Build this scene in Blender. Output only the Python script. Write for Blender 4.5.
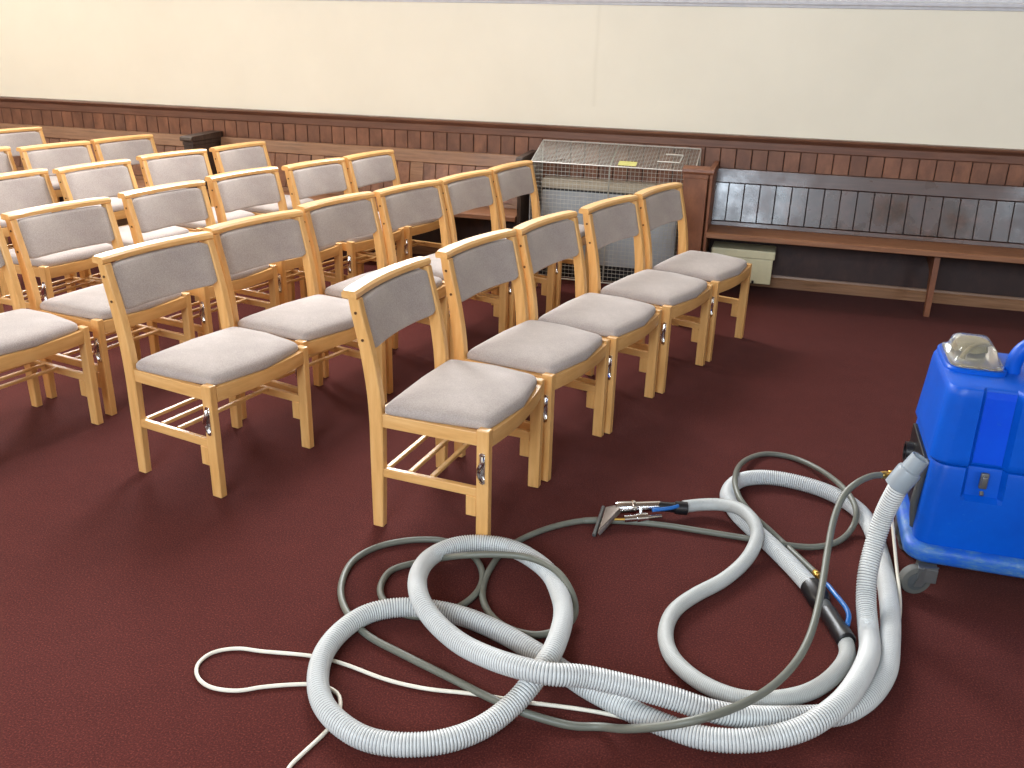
import bpy, bmesh, math, random
from mathutils import Vector, Matrix, noise

# ---------------------------------------------------------------- camera, light, exposure
C = bpy.context.scene.collection
for o in list(bpy.data.objects):
    bpy.data.objects.remove(o, do_unlink=True)

cam_data = bpy.data.cameras.new('camera')
cam_data.sensor_width = 36.0
cam_data.sensor_fit = 'HORIZONTAL'
cam_data.lens = 889.7 * 36.0 / 1024.0
cam_data.clip_start = 0.05
cam = bpy.data.objects.new('camera', cam_data)
C.objects.link(cam)
_R = Vector((0.95711, 0.28879, 0.02319)); _U = Vector((-0.12641, 0.34423, 0.93034)); _F = Vector((-0.26069, 0.89337, -0.36597))
cam.matrix_world = Matrix(((_R.x, _U.x, -_F.x, 0.0), (_R.y, _U.y, -_F.y, 0.0),
                           (_R.z, _U.z, -_F.z, 1.5772), (0, 0, 0, 1)))
bpy.context.scene.camera = cam

vs = bpy.context.scene.view_settings
vs.view_transform = 'Standard'
vs.look = 'None'
vs.gamma = 1.0
vs.use_curve_mapping = False
vs.exposure = 0.08

world = bpy.data.worlds.new('world')
bpy.context.scene.world = world
world.use_nodes = True
world.node_tree.nodes['Background'].inputs[0].default_value = (0.75, 0.85, 1.0, 1)
world.node_tree.nodes['Background'].inputs[1].default_value = 1.0

ROOM = dict(x0=-7.6, x1=8.0, y0=-3.2, y1=6.23, h=4.9)

def window_light(name, loc, rot, sx, sy, power, color):
    l = bpy.data.lights.new(name, 'AREA')
    l.shape = 'RECTANGLE'; l.size = sx; l.size_y = sy
    l.energy = power; l.color = color
    o = bpy.data.objects.new(name, l); C.objects.link(o)
    o.location = loc; o.rotation_euler = rot
    return o
# daylight through the tall windows behind the camera and in the left wall
DAY = (0.76, 0.88, 1.0)
WARM = (1.0, 0.80, 0.62)
BACK_WINDOWS = [(-5.4, 1.7), (-3.2, 1.4), (-0.9, 1.7), (4.4, 1.5)]  # unseen; second and last are added to lighten the far wall
BACK_POWER = {-5.4: 20, -3.2: 105, -0.9: 250, 4.4: 140}
NORTH_WINDOWS = [(-5.4, 1.7), (-2.4, 1.7), (3.4, 1.7)]      # high above the picture rail, out of frame
LEFT_WINDOWS = [(0.2, 1.5), (3.2, 1.5)]
for wx, ww in BACK_WINDOWS:
    window_light('daylight', (wx, ROOM['y0'] + 0.06, 3.3), (math.radians(90), 0, 0), ww, 2.2, BACK_POWER[wx], DAY)
for wy, ww in LEFT_WINDOWS:
    window_light('daylight', (ROOM['x0'] + 0.06, wy, 3.3), (math.radians(90), 0, math.radians(-90)), ww, 2.2, 72, WARM)
for wx, ww in NORTH_WINDOWS:
    window_light('daylight', (wx, ROOM['y1'] - 0.06, 3.3), (math.radians(-90), 0, 0), ww, 2.2, 380 if wx < 0 else 40, (0.94, 0.97, 1.0))

# ---------------------------------------------------------------- material helpers
def srgb(r, g, b):
    def f(c):
        c /= 255.0
        return c / 12.92 if c <= 0.04045 else ((c + 0.055) / 1.055) ** 2.4
    return (f(r), f(g), f(b), 1.0)

class NT:
    def __init__(self, name):
        self.m = bpy.data.materials.new(name); self.m.use_nodes = True
        self.t = self.m.node_tree; self.n = self.t.nodes; self.b = self.n['Principled BSDF']
    def node(self, kind, **kw):
        x = self.n.new(kind)
        for k, v in kw.items():
            setattr(x, k, v)
        return x
    def link(self, a, b): self.t.links.new(a, b)
    def coord(self, scale=(1, 1, 1), kind='Object'):
        tc = self.node('ShaderNodeTexCoord'); mp = self.node('ShaderNodeMapping')
        mp.inputs['Scale'].default_value = scale
        self.link(tc.outputs[kind], mp.inputs['Vector']); return mp.outputs[0]
    def noise(self, vec, scale, detail=3, rough=0.5):
        n = self.node('ShaderNodeTexNoise')
        n.inputs['Scale'].default_value = scale; n.inputs['Detail'].default_value = detail
        n.inputs['Roughness'].default_value = rough
        if vec is not None: self.link(vec, n.inputs['Vector'])
        return n.outputs['Fac']
    def ramp(self, fac, stops):
        r = self.node('ShaderNodeValToRGB'); e = r.color_ramp.elements
        while len(e) < len(stops): e.new(0.5)
        for i, (p, c) in enumerate(stops):
            e[i].position = p; e[i].color = c
        self.link(fac, r.inputs[0]); return r.outputs[0]
    def mix(self, fac, a, b, mode='MIX'):
        x = self.node('ShaderNodeMix'); x.data_type = 'RGBA'; x.blend_type = mode
        for s, v in ((x.inputs[0], fac), (x.inputs[6], a), (x.inputs[7], b)):
            if hasattr(v, 'is_output'): self.link(v, s)
            else: s.default_value = v
        return x.outputs[2]
    def bump(self, h, strength, dist):
        b = self.node('ShaderNodeBump'); b.inputs['Strength'].default_value = strength
        b.inputs['Distance'].default_value = dist
        self.link(h, b.inputs['Height']); self.link(b.outputs[0], self.b.inputs['Normal'])
    def set(self, **kw):
        for k, v in kw.items():
            s = self.b.inputs[k.replace('_', ' ')]
            if hasattr(v, 'is_output'): self.link(v, s)
            else: s.default_value = v
        return self.m

def plain(name, col, rough=0.5, metal=0.0, var=0.06, scale=20, **kw):
    t = NT(name); f = t.noise(t.coord(), scale, 3)
    a = tuple(c * (1 - var) for c in col[:3]) + (1,); b = tuple(min(1, c * (1 + var)) for c in col[:3]) + (1,)
    t.set(Base_Color=t.ramp(f, [(0.3, a), (0.7, b)]), Roughness=rough, Metallic=metal, **kw)
    return t.m

def beech(name, sc):
    t = NT(name)
    g = t.noise(t.coord(sc), 6, 5, 0.6)
    big = t.noise(t.coord(), 3, 2)
    c = t.ramp(g, [(0.3, srgb(202, 152, 90)), (0.52, srgb(217, 168, 106)), (0.75, srgb(227, 182, 122))])
    c = t.mix(t.ramp(big, [(0.35, (0, 0, 0, 1)), (0.7, (0.35, 0.35, 0.35, 1))]), c, srgb(222, 168, 98))
    t.set(Base_Color=c, Roughness=0.28, Specular_IOR_Level=0.5)
    return t.m
BEECH_X = beech('beech_grain_along_depth', (1, 9, 9))
BEECH_Y = beech('beech_grain_along_width', (9, 1, 9))
BEECH_Z = beech('beech_grain_upright', (9, 9, 1))

def fabric():
    t = NT('grey_plush_fabric')
    v = t.coord()
    big = t.noise(v, 7, 4, 0.6); fine = t.noise(v, 260, 2)
    c = t.ramp(big, [(0.3, srgb(162, 149, 142)), (0.55, srgb(174, 162, 153)), (0.75, srgb(184, 172, 164))])
    c = t.mix(0.22, c, t.ramp(fine, [(0.35, srgb(120, 112, 116)), (0.65, srgb(205, 196, 190))]))
    t.set(Base_Color=c, Roughness=0.9, Sheen_Weight=0.25, Sheen_Roughness=0.4, Specular_IOR_Level=0.2)
    t.bump(fine, 0.25, 0.002)
    return t.m
FABRIC = fabric()
CHROME = plain('chromed_steel', (0.75, 0.75, 0.76, 1), 0.18, 1.0)
SCREW = plain('bronzed_screw', (0.16, 0.09, 0.05, 1), 0.35, 0.7)

def carpet():
    t = NT('burgundy_cord_carpet')
    v = t.coord()
    big = t.noise(v, 0.9, 4, 0.6); mid = t.noise(v, 9, 4, 0.65); fine = t.noise(v, 210, 2, 0.7)
    c = t.ramp(big, [(0.3, srgb(76, 30, 26)), (0.7, srgb(85, 34, 29))])
    c = t.mix(0.35, c, t.ramp(mid, [(0.35, srgb(74, 28, 25)), (0.68, srgb(97, 42, 36))]))
    c = t.mix(0.5, c, t.ramp(fine, [(0.36, srgb(40, 12, 11)), (0.56, srgb(84, 32, 26)), (0.74, srgb(140, 74, 60))]))
    t.set(Base_Color=c, Roughness=0.95, Specular_IOR_Level=0.08, Sheen_Weight=0.03, Sheen_Roughness=0.6)
    t.bump(fine, 0.6, 0.004)
    return t.m

def plaster():
    t = NT('cream_painted_plaster')
    v = t.coord()
    f = t.noise(v, 1.2, 4, 0.6); fine = t.noise(v, 30, 4)
    c = t.ramp(f, [(0.3, srgb(235, 229, 211)), (0.7, srgb(241, 235, 217))])
    # a plaster joint widened into a painted soft shadow band, below the picture rail
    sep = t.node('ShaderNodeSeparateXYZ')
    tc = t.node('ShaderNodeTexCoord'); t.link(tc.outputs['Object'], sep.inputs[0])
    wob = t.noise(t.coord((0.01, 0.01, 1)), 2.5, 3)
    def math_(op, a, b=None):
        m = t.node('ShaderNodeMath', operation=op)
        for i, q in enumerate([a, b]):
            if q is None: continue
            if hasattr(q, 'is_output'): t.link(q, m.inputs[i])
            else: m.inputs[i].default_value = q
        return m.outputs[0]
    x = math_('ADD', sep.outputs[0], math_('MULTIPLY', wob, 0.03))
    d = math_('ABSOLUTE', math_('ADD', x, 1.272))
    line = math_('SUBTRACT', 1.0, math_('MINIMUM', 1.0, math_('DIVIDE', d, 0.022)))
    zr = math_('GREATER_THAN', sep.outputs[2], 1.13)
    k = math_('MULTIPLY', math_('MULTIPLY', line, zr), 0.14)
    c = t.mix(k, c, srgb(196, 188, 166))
    t.set(Base_Color=c, Roughness=0.8, Specular_IOR_Level=0.2)
    t.bump(fine, 0.08, 0.003)
    return t.m

def old_wood(name, dark, mid, light, rough, board=0.0, spec=0.5, grain=(2, 9, 1.2), off=0.0, zsplit=False):
    """Stained timber; with board > 0 every board of that width gets its own tone."""
    t = NT(name)
    v = t.coord(grain)
    g = t.noise(v, 7, 5, 0.65); blot = t.noise(t.coord(), 5, 4, 0.6)
    c = t.ramp(g, [(0.3, dark), (0.5, mid), (0.72, light)])
    c = t.mix(t.ramp(blot, [(0.35, (0, 0, 0, 1)), (0.65, (0.6, 0.6, 0.6, 1))]), c, mid)
    if board > 0:
        sep = t.node('ShaderNodeSeparateXYZ'); tc = t.node('ShaderNodeTexCoord')
        t.link(tc.outputs['Object'], sep.inputs[0])
        a = t.node('ShaderNodeMath', operation='ADD'); a.inputs[1].default_value = off
        t.link(sep.outputs[0], a.inputs[0])
        m = t.node('ShaderNodeMath', operation='DIVIDE'); m.inputs[1].default_value = board
        t.link(a.outputs[0], m.inputs[0])
        fl = t.node('ShaderNodeMath', operation='FLOOR'); t.link(m.outputs[0], fl.inputs[0])
        wn = t.node('ShaderNodeTexWhiteNoise'); wn.noise_dimensions = '1D'
        t.link(fl.outputs[0], wn.inputs['W'])
        tone = t.ramp(wn.outputs['Value'], [(0.0, (0.72, 0.70, 0.72, 1)), (0.5, (0.92, 0.90, 0.90, 1)), (1.0, (1.12, 1.06, 1.0, 1))])
        c = t.mix(0.8, c, tone, 'MULTIPLY')
    rr = t.ramp(blot, [(0.3, (rough - 0.08,) * 3 + (1,)), (0.7, (rough + 0.12,) * 3 + (1,))])
    t.set(Base_Color=c, Roughness=rr, Specular_IOR_Level=spec)
    t.bump(g, 0.05, 0.002)
    return t.m
DADO_WOOD = old_wood('reddish_panelling_wood', srgb(96, 62, 46), srgb(126, 84, 62), srgb(150, 104, 78), 0.42, 0.102)
RAIL_WOOD = old_wood('reddish_moulding_wood', srgb(84, 54, 42), srgb(108, 72, 55), srgb(130, 90, 70), 0.38, grain=(0.6, 9, 9))
PEW_WOOD = old_wood('pew_board_wood', srgb(112, 76, 56), srgb(140, 98, 74), srgb(164, 120, 92), 0.40, 0.1, grain=(2, 9, 1.2))
PEW_RAIL = old_wood('pew_rail_wood', srgb(112, 80, 56), srgb(142, 103, 74), srgb(164, 124, 92), 0.36, grain=(0.6, 9, 9))
DARK_BOARD = old_wood('dark_polished_board', srgb(46, 31, 28), srgb(68, 46, 40), srgb(98, 66, 58), 0.24, 0.1008, 0.7, off=0.43)
DARK_RAIL = old_wood('dark_polished_rail', srgb(52, 34, 28), srgb(76, 50, 40), srgb(100, 70, 56), 0.30, 0, 0.6, grain=(0.6, 9, 9))
SEAT_WOOD = old_wood('worn_seat_wood', srgb(112, 74, 52), srgb(142, 98, 70), srgb(166, 120, 88), 0.38, grain=(0.5, 9, 9))
UNDER_WOOD = old_wood('dark_under_seat_wood', srgb(40, 26, 24), srgb(58, 38, 33), srgb(74, 50, 42), 0.5, 0.4)
POST_WOOD = old_wood('brown_pew_end_wood', srgb(98, 58, 38), srgb(126, 78, 52), srgb(148, 98, 68), 0.42)
DARK_POST = old_wood('black_brown_pew_end_wood', srgb(42, 32, 28), srgb(62, 46, 38), srgb(92, 76, 58), 0.4)
GAP = plain('dark_gap', (0.012, 0.008, 0.007, 1), 0.8)
WHITE_PAINT = plain('white_gloss_paint', srgb(214, 216, 222), 0.35)
CEIL = plain('varnished_ceiling_boards', srgb(116, 96, 78), 0.6)  # unseen ceiling, toned dark to cut bounced fill light
CREAM_METAL = plain('cream_enamel', srgb(205, 196, 160), 0.4)
HEATER_METAL = plain('grey_enamel', srgb(176, 182, 186), 0.35)
HEATER_TOP = plain('beige_enamel', srgb(168, 158, 140), 0.35)
GRILLE = plain('black_grille', (0.02, 0.02, 0.022, 1), 0.5)
WIRE = plain('galvanised_wire', (0.55, 0.55, 0.50, 1), 0.35, 0.6)
ROD = plain('bright_wire_rod', (0.80, 0.79, 0.74, 1), 0.3, 0.4)
TAGM = plain('yellow_paper', srgb(205, 200, 120), 0.7)
BLUE = None
def blue_plastic(name, a, b, rough):
    t = NT(name)
    v = t.coord()
    f = t.noise(v, 4, 5, 0.7); s = t.noise(v, 60, 4, 0.7)
    c = t.ramp(f, [(0.35, a), (0.7, b)])
    scuff = t.ramp(s, [(0.62, (0, 0, 0, 1)), (0.72, (0.35, 0.35, 0.35, 1))])
    c = t.mix(scuff, c, srgb(50, 110, 190))
    t.set(Base_Color=c, Roughness=rough, Specular_IOR_Level=0.28)
    return t.m
BLUE = blue_plastic('blue_rotomoulded_plastic', srgb(0, 74, 178), srgb(0, 84, 194), 0.36)
BLUE_BRIGHT = blue_plastic('bright_blue_channel_plastic', srgb(0, 66, 200), srgb(0, 78, 208), 0.4)
def scuffed():
    t = NT('scuffed_blue_plastic')
    f = t.noise(t.coord((1, 1, 3)), 14, 5, 0.75)
    t.set(Base_Color=t.ramp(f, [(0.42, srgb(14, 84, 184)), (0.58, srgb(60, 110, 170)), (0.75, srgb(128, 146, 168))]), Roughness=0.5)
    return t.m
SCUFFED = scuffed()
RUBBER = plain('grey_rubber', srgb(70, 74, 76), 0.6)
TYRE = plain('worn_grey_tyre', srgb(88, 88, 84), 0.65)
BLACKP = plain('black_plastic', srgb(22, 23, 26), 0.35)
GREYP = plain('grey_pvc_cuff', srgb(138, 148, 156), 0.4)
BRASS = plain('brass', srgb(200, 160, 80), 0.3, 0.9)
BLUETUBE = plain('blue_tube', srgb(30, 98, 170), 0.3)
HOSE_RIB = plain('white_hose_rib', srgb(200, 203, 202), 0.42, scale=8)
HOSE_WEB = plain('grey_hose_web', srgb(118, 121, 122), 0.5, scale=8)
HOSE_SLIM = plain('slim_grey_hose_rib', srgb(184, 187, 184), 0.5, scale=8)
HOSE_SLIM_WEB = plain('slim_grey_hose_web', srgb(156, 158, 156), 0.55, scale=8)
SOLUTION = plain('olive_grey_rubber_hose', srgb(104, 106, 96), 0.45, scale=10)
CORDM = plain('cream_cable_sheath', srgb(226, 220, 204), 0.45)
LATCHM = plain('dull_zinc', srgb(112, 114, 114), 0.4, 0.6)
def clear():
    t = NT('clear_plastic')
    t.set(Base_Color=(0.93, 0.92, 0.86, 1), Roughness=0.08, Transmission_Weight=0.92, IOR=1.25)
    return t.m
CLEAR = clear()
def glass():
    t = NT('window_glass')
    t.set(Base_Color=(0.9, 0.95, 1, 1), Roughness=0.05, Transmission_Weight=1.0, IOR=1.1)
    return t.m

# ---------------------------------------------------------------- mesh helpers
def link_mesh(name, bm, mat, parent=None, smooth=False, angle=None):
    me = bpy.data.meshes.new(name)
    bmesh.ops.recalc_face_normals(bm, faces=bm.faces[:])
    bm.to_mesh(me); bm.free()
    for m in (mat if isinstance(mat, (list, tuple)) else [mat]):
        me.materials.append(m)
    if smooth:
        for p in me.polygons: p.use_smooth = True
        if angle is not None:
            me.set_sharp_from_angle(angle=math.radians(angle))
    o = bpy.data.objects.new(name, me); C.objects.link(o)
    if parent is not None: o.parent = parent
    return o

def thing(name, label, cat, loc=(0, 0, 0), rz=0.0, group=None):
    o = bpy.data.objects.new(name, None); C.objects.link(o)
    o.empty_display_size = 0.1
    o.location = loc; o.rotation_euler = (0, 0, rz)
    o['label'] = label; o['category'] = cat
    if group: o['group'] = group
    return o

def struct(name, bm, mat, **kw):
    o = link_mesh(name, bm, mat, **kw); o['kind'] = 'structure'; return o

def add_box(bm, x0, x1, y0, y1, z0, z1, bevel=0.0, seg=2, mi=0):
    vs_ = [bm.verts.new(c) for c in ((x0, y0, z0), (x1, y0, z0), (x1, y1, z0), (x0, y1, z0),
                                     (x0, y0, z1), (x1, y0, z1), (x1, y1, z1), (x0, y1, z1))]
    fs = [bm.faces.new([vs_[i] for i in f]) for f in
          ((0, 3, 2, 1), (4, 5, 6, 7), (0, 1, 5, 4), (1, 2, 6, 5), (2, 3, 7, 6), (3, 0, 4, 7))]
    for f in fs: f.material_index = mi
    if bevel > 0:
        es = {e for f in fs for e in f.edges}
        bmesh.ops.bevel(bm, geom=list(es), offset=bevel, segments=seg, affect='EDGES', profile=0.5)

def box(*a, **k):
    bm = bmesh.new(); add_box(bm, *a, **k); return bm

def add_rings(bm, rings, caps=True, mi=0, closed=False):
    """Loft a list of equally long closed point rings."""
    vv = [[bm.verts.new(p) for p in r] for r in rings]
    n = len(vv[0]); m = len(vv)
    for i in range(m if closed else m - 1):
        a, b = vv[i], vv[(i + 1) % m]
        for k in range(n):
            f = bm.faces.new((a[k], a[(k + 1) % n], b[(k + 1) % n], b[k])); f.material_index = mi
    if caps and not closed:
        f = bm.faces.new(vv[0][::-1]); f.material_index = mi
        f = bm.faces.new(vv[-1]); f.material_index = mi
    return vv

def catmull(P, step):
    P = [Vector(p) for p in P]
    out = []
    for i in range(len(P) - 1):
        p0 = P[max(i - 1, 0)]; p1 = P[i]; p2 = P[i + 1]; p3 = P[min(i + 2, len(P) - 1)]
        n = 16
        for k in range(n):
            t = k / n
            out.append(0.5 * ((2 * p1) + (-p0 + p2) * t + (2 * p0 - 5 * p1 + 4 * p2 - p3) * t * t
                              + (-p0 + 3 * p1 - 3 * p2 + p3) * t ** 3))
    out.append(P[-1])
    # light smoothing removes the jitter of hand-measured points
    for _ in range(10):
        out = [out[0]] + [(out[i - 1] + out[i] * 2 + out[i + 1]) / 4 for i in range(1, len(out) - 1)] + [out[-1]]
    acc = [0.0]
    for i in range(1, len(out)): acc.append(acc[-1] + (out[i] - out[i - 1]).length)
    total = acc[-1]; n = max(2, int(round(total / step)))
    res = []; j = 0
    for k in range(n + 1):
        s = total * k / n
        while j < len(out) - 2 and acc[j + 1] < s: j += 1
        d = acc[j + 1] - acc[j]
        t = 0 if d == 0 else (s - acc[j]) / d
        res.append(out[j].lerp(out[j + 1], min(1, max(0, t))))
    return res

def add_tube(bm, pts, rad, sides=12, caps=True, mi=None):
    """Sweep a circle along pts with parallel transport; rad is a number or f(i)."""
    pts = [Vector(p) for p in pts]
    n = len(pts)
    t0 = (pts[1] - pts[0]).normalized()
    ref = Vector((0, 0, 1)) if abs(t0.z) < 0.9 else Vector((1, 0, 0))
    nrm = t0.cross(ref).normalized()
    prev = t0; rings = []
    for i in range(n):
        if i == 0: t = t0
        elif i == n - 1: t = (pts[-1] - pts[-2]).normalized()
        else: t = (pts[i + 1] - pts[i - 1]).normalized()
        ax = prev.cross(t)
        if ax.length > 1e-8:
            nrm = Matrix.Rotation(prev.angle(t), 3, ax.normalized()) @ nrm
        nrm = (nrm - t * nrm.dot(t)).normalized()
        bn = t.cross(nrm); prev = t
        r = rad(i) if callable(rad) else rad
        rings.append([bm.verts.new(pts[i] + (nrm * math.cos(a) + bn * math.sin(a)) * r)
                      for a in (2 * math.pi * k / sides for k in range(sides))])
    for i in range(n - 1):
        for k in range(sides):
            f = bm.faces.new((rings[i][k], rings[i][(k + 1) % sides], rings[i + 1][(k + 1) % sides], rings[i + 1][k]))
            if mi: f.material_index = mi(i)
    if caps:
        bm.faces.new(rings[0][::-1]); bm.faces.new(rings[-1])

def tube(pts, rad, sides=12, caps=True):
    bm = bmesh.new(); add_tube(bm, pts, rad, sides, caps); return bm

def add_prism(bm, prof, axis, a, b):
    """Extrude a 2-D profile along an axis ('x','y') from a to b."""
    def P(u, w, s): return (s, u, w) if axis == 'x' else (u, s, w)
    return add_rings(bm, [[P(u, w, a) for u, w in prof], [P(u, w, b) for u, w in prof]])

def superellipse(hx, hy, n, k):
    out = []
    for i in range(k):
        a = 2 * math.pi * i / k
        c, s = math.cos(a), math.sin(a)
        out.append((hx * math.copysign(abs(c) ** (2 / n), c), hy * math.copysign(abs(s) ** (2 / n), s)))
    return out

def dup(root, loc, rz, label):
    r = root.copy(); C.objects.link(r)
    r.location = loc; r.rotation_euler = (0, 0, rz); r['label'] = label
    for ch in list(root.children):
        c = ch.copy(); C.objects.link(c); c.parent = r
        for g in list(ch.children):
            d = g.copy(); C.objects.link(d); d.parent = c
    return r

# ---------------------------------------------------------------- the room
X0, X1, Y0, Y1, H = ROOM['x0'], ROOM['x1'], ROOM['y0'], ROOM['y1'], ROOM['h']
struct('floor', box(X0 - .1, X1 + .1, Y0 - .1, Y1 + .1, -0.1, 0.0), carpet())
struct('ceiling', box(X0 - .1, X1 + .1, Y0 - .1, Y1 + .1, H, H + 0.1), CEIL)
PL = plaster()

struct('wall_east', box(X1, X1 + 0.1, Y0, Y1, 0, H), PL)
def pierced(name, along, lo, hi, t0, t1, holes, zlo=2.2):
    """A wall with window openings; each hole = (centre, width), zlo to 4.4."""
    bm = bmesh.new(); cur = lo
    def B(a, b, z0, z1):
        if along == 'x': add_box(bm, a, b, t0, t1, z0, z1)
        else: add_box(bm, t0, t1, a, b, z0, z1)
    for c, w in holes:
        B(cur, c - w / 2, 0, H); B(c - w / 2, c + w / 2, 0, zlo); B(c - w / 2, c + w / 2, 4.4, H)
        cur = c + w / 2
    B(cur, hi, 0, H)
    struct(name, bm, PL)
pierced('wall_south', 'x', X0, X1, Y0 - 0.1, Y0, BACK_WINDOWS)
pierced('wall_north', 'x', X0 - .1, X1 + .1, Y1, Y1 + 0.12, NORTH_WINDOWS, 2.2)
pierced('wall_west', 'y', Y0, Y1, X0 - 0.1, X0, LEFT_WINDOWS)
GL = glass(); k = 0
for along, ws, pos, zl in (('x', BACK_WINDOWS, Y0 - .05, 2.2), ('x', NORTH_WINDOWS, Y1 + .06, 2.2), ('y', LEFT_WINDOWS, X0 - .05, 2.2)):
    for c, w in ws:
        k += 1
        bm = bmesh.new(); g = bmesh.new()
        def B(bm_, a, b, z0, z1, t):
            if along == 'x': add_box(bm_, a, b, pos - t, pos + t, z0, z1)
            else: add_box(bm_, pos - t, pos + t, a, b, z0, z1)
        for q in (0, 0.5, 1): B(bm, c - w / 2 + q * (w - .05), c - w / 2 + q * (w - .05) + .05, zl, 4.4, .025)
        for q in (0, 0.33, 0.66, 1):
            B(bm, c - w / 2, c + w / 2, zl + q * (4.35 - zl), zl + .05 + q * (4.35 - zl), .02)
        B(g, c - w / 2 + .02, c + w / 2 - .02, zl + .02, 4.38, .003)
        fr = struct('window_%d' % k, bm, WHITE_PAINT)
        link_mesh('pane', g, GL, fr)

# white picture rail high on the far wall
bm = bmesh.new()
add_prism(bm, [(Y1, 1.768), (Y1 - .012, 1.770), (Y1 - .018, 1.782), (Y1 - .032, 1.790), (Y1 - .036, 1.805), (Y1 - .020, 1.815), (Y1 - .014, 1.835), (Y1, 1.838)], 'x', X0, X1)
struct('trim_1', bm, WHITE_PAINT)

# tongue and groove dado with its capping
bm = bmesh.new()
add_box(bm, X0, X1, Y1 - .012, Y1 - .001, 0.0, 0.93)
struct('trim_2', bm, GAP)
bm = bmesh.new()
x = X0
i0 = math.floor(X0 / 0.102)
for i in range(i0, int(X1 / 0.102) + 1):
    a = max(X0, i * 0.102 + 0.0025); b = min(X1, (i + 1) * 0.102 - 0.0025)
    if b > a: add_box(bm, a, b, Y1 - .024, Y1 - .0125, 0.09, 0.925, bevel=0.003, seg=1)
struct('trim_3', bm, DADO_WOOD)
bm = bmesh.new()
add_prism(bm, [(Y1, .906), (Y1 - .030, .906), (Y1 - .034, .912), (Y1 - .034, .955), (Y1 - .040, .962), (Y1 - .050, .972),
               (Y1 - .060, .975), (Y1 - .066, .984), (Y1 - .060, .994), (Y1, .996)], 'x', X0, X1)
struct('trim_4', bm, RAIL_WOOD)
for i_, a_ in enumerate(((X0, X1, Y0, Y0 + .03), (X0, X0 + .03, Y0 + .031, Y1 - .07), (X1 - .03, X1, Y0 + .031, Y1 - .07))):  # unseen dado on the other walls, added to reduce fill on the chairs
    struct('trim_%d' % (5 + i_), box(*a_, 0, .99, bevel=.006), DADO_WOOD)
bm = bmesh.new()
add_prism(bm, [(Y1, 0), (Y1 - .034, 0), (Y1 - .034, .02), (Y1 - .045, .022), (Y1 - .045, .062), (Y1 - .036, .072), (Y1 - .030, .10), (Y1, .10)], 'x', X0, X1)
struct('baseboard_north', bm, PEW_RAIL)

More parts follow.
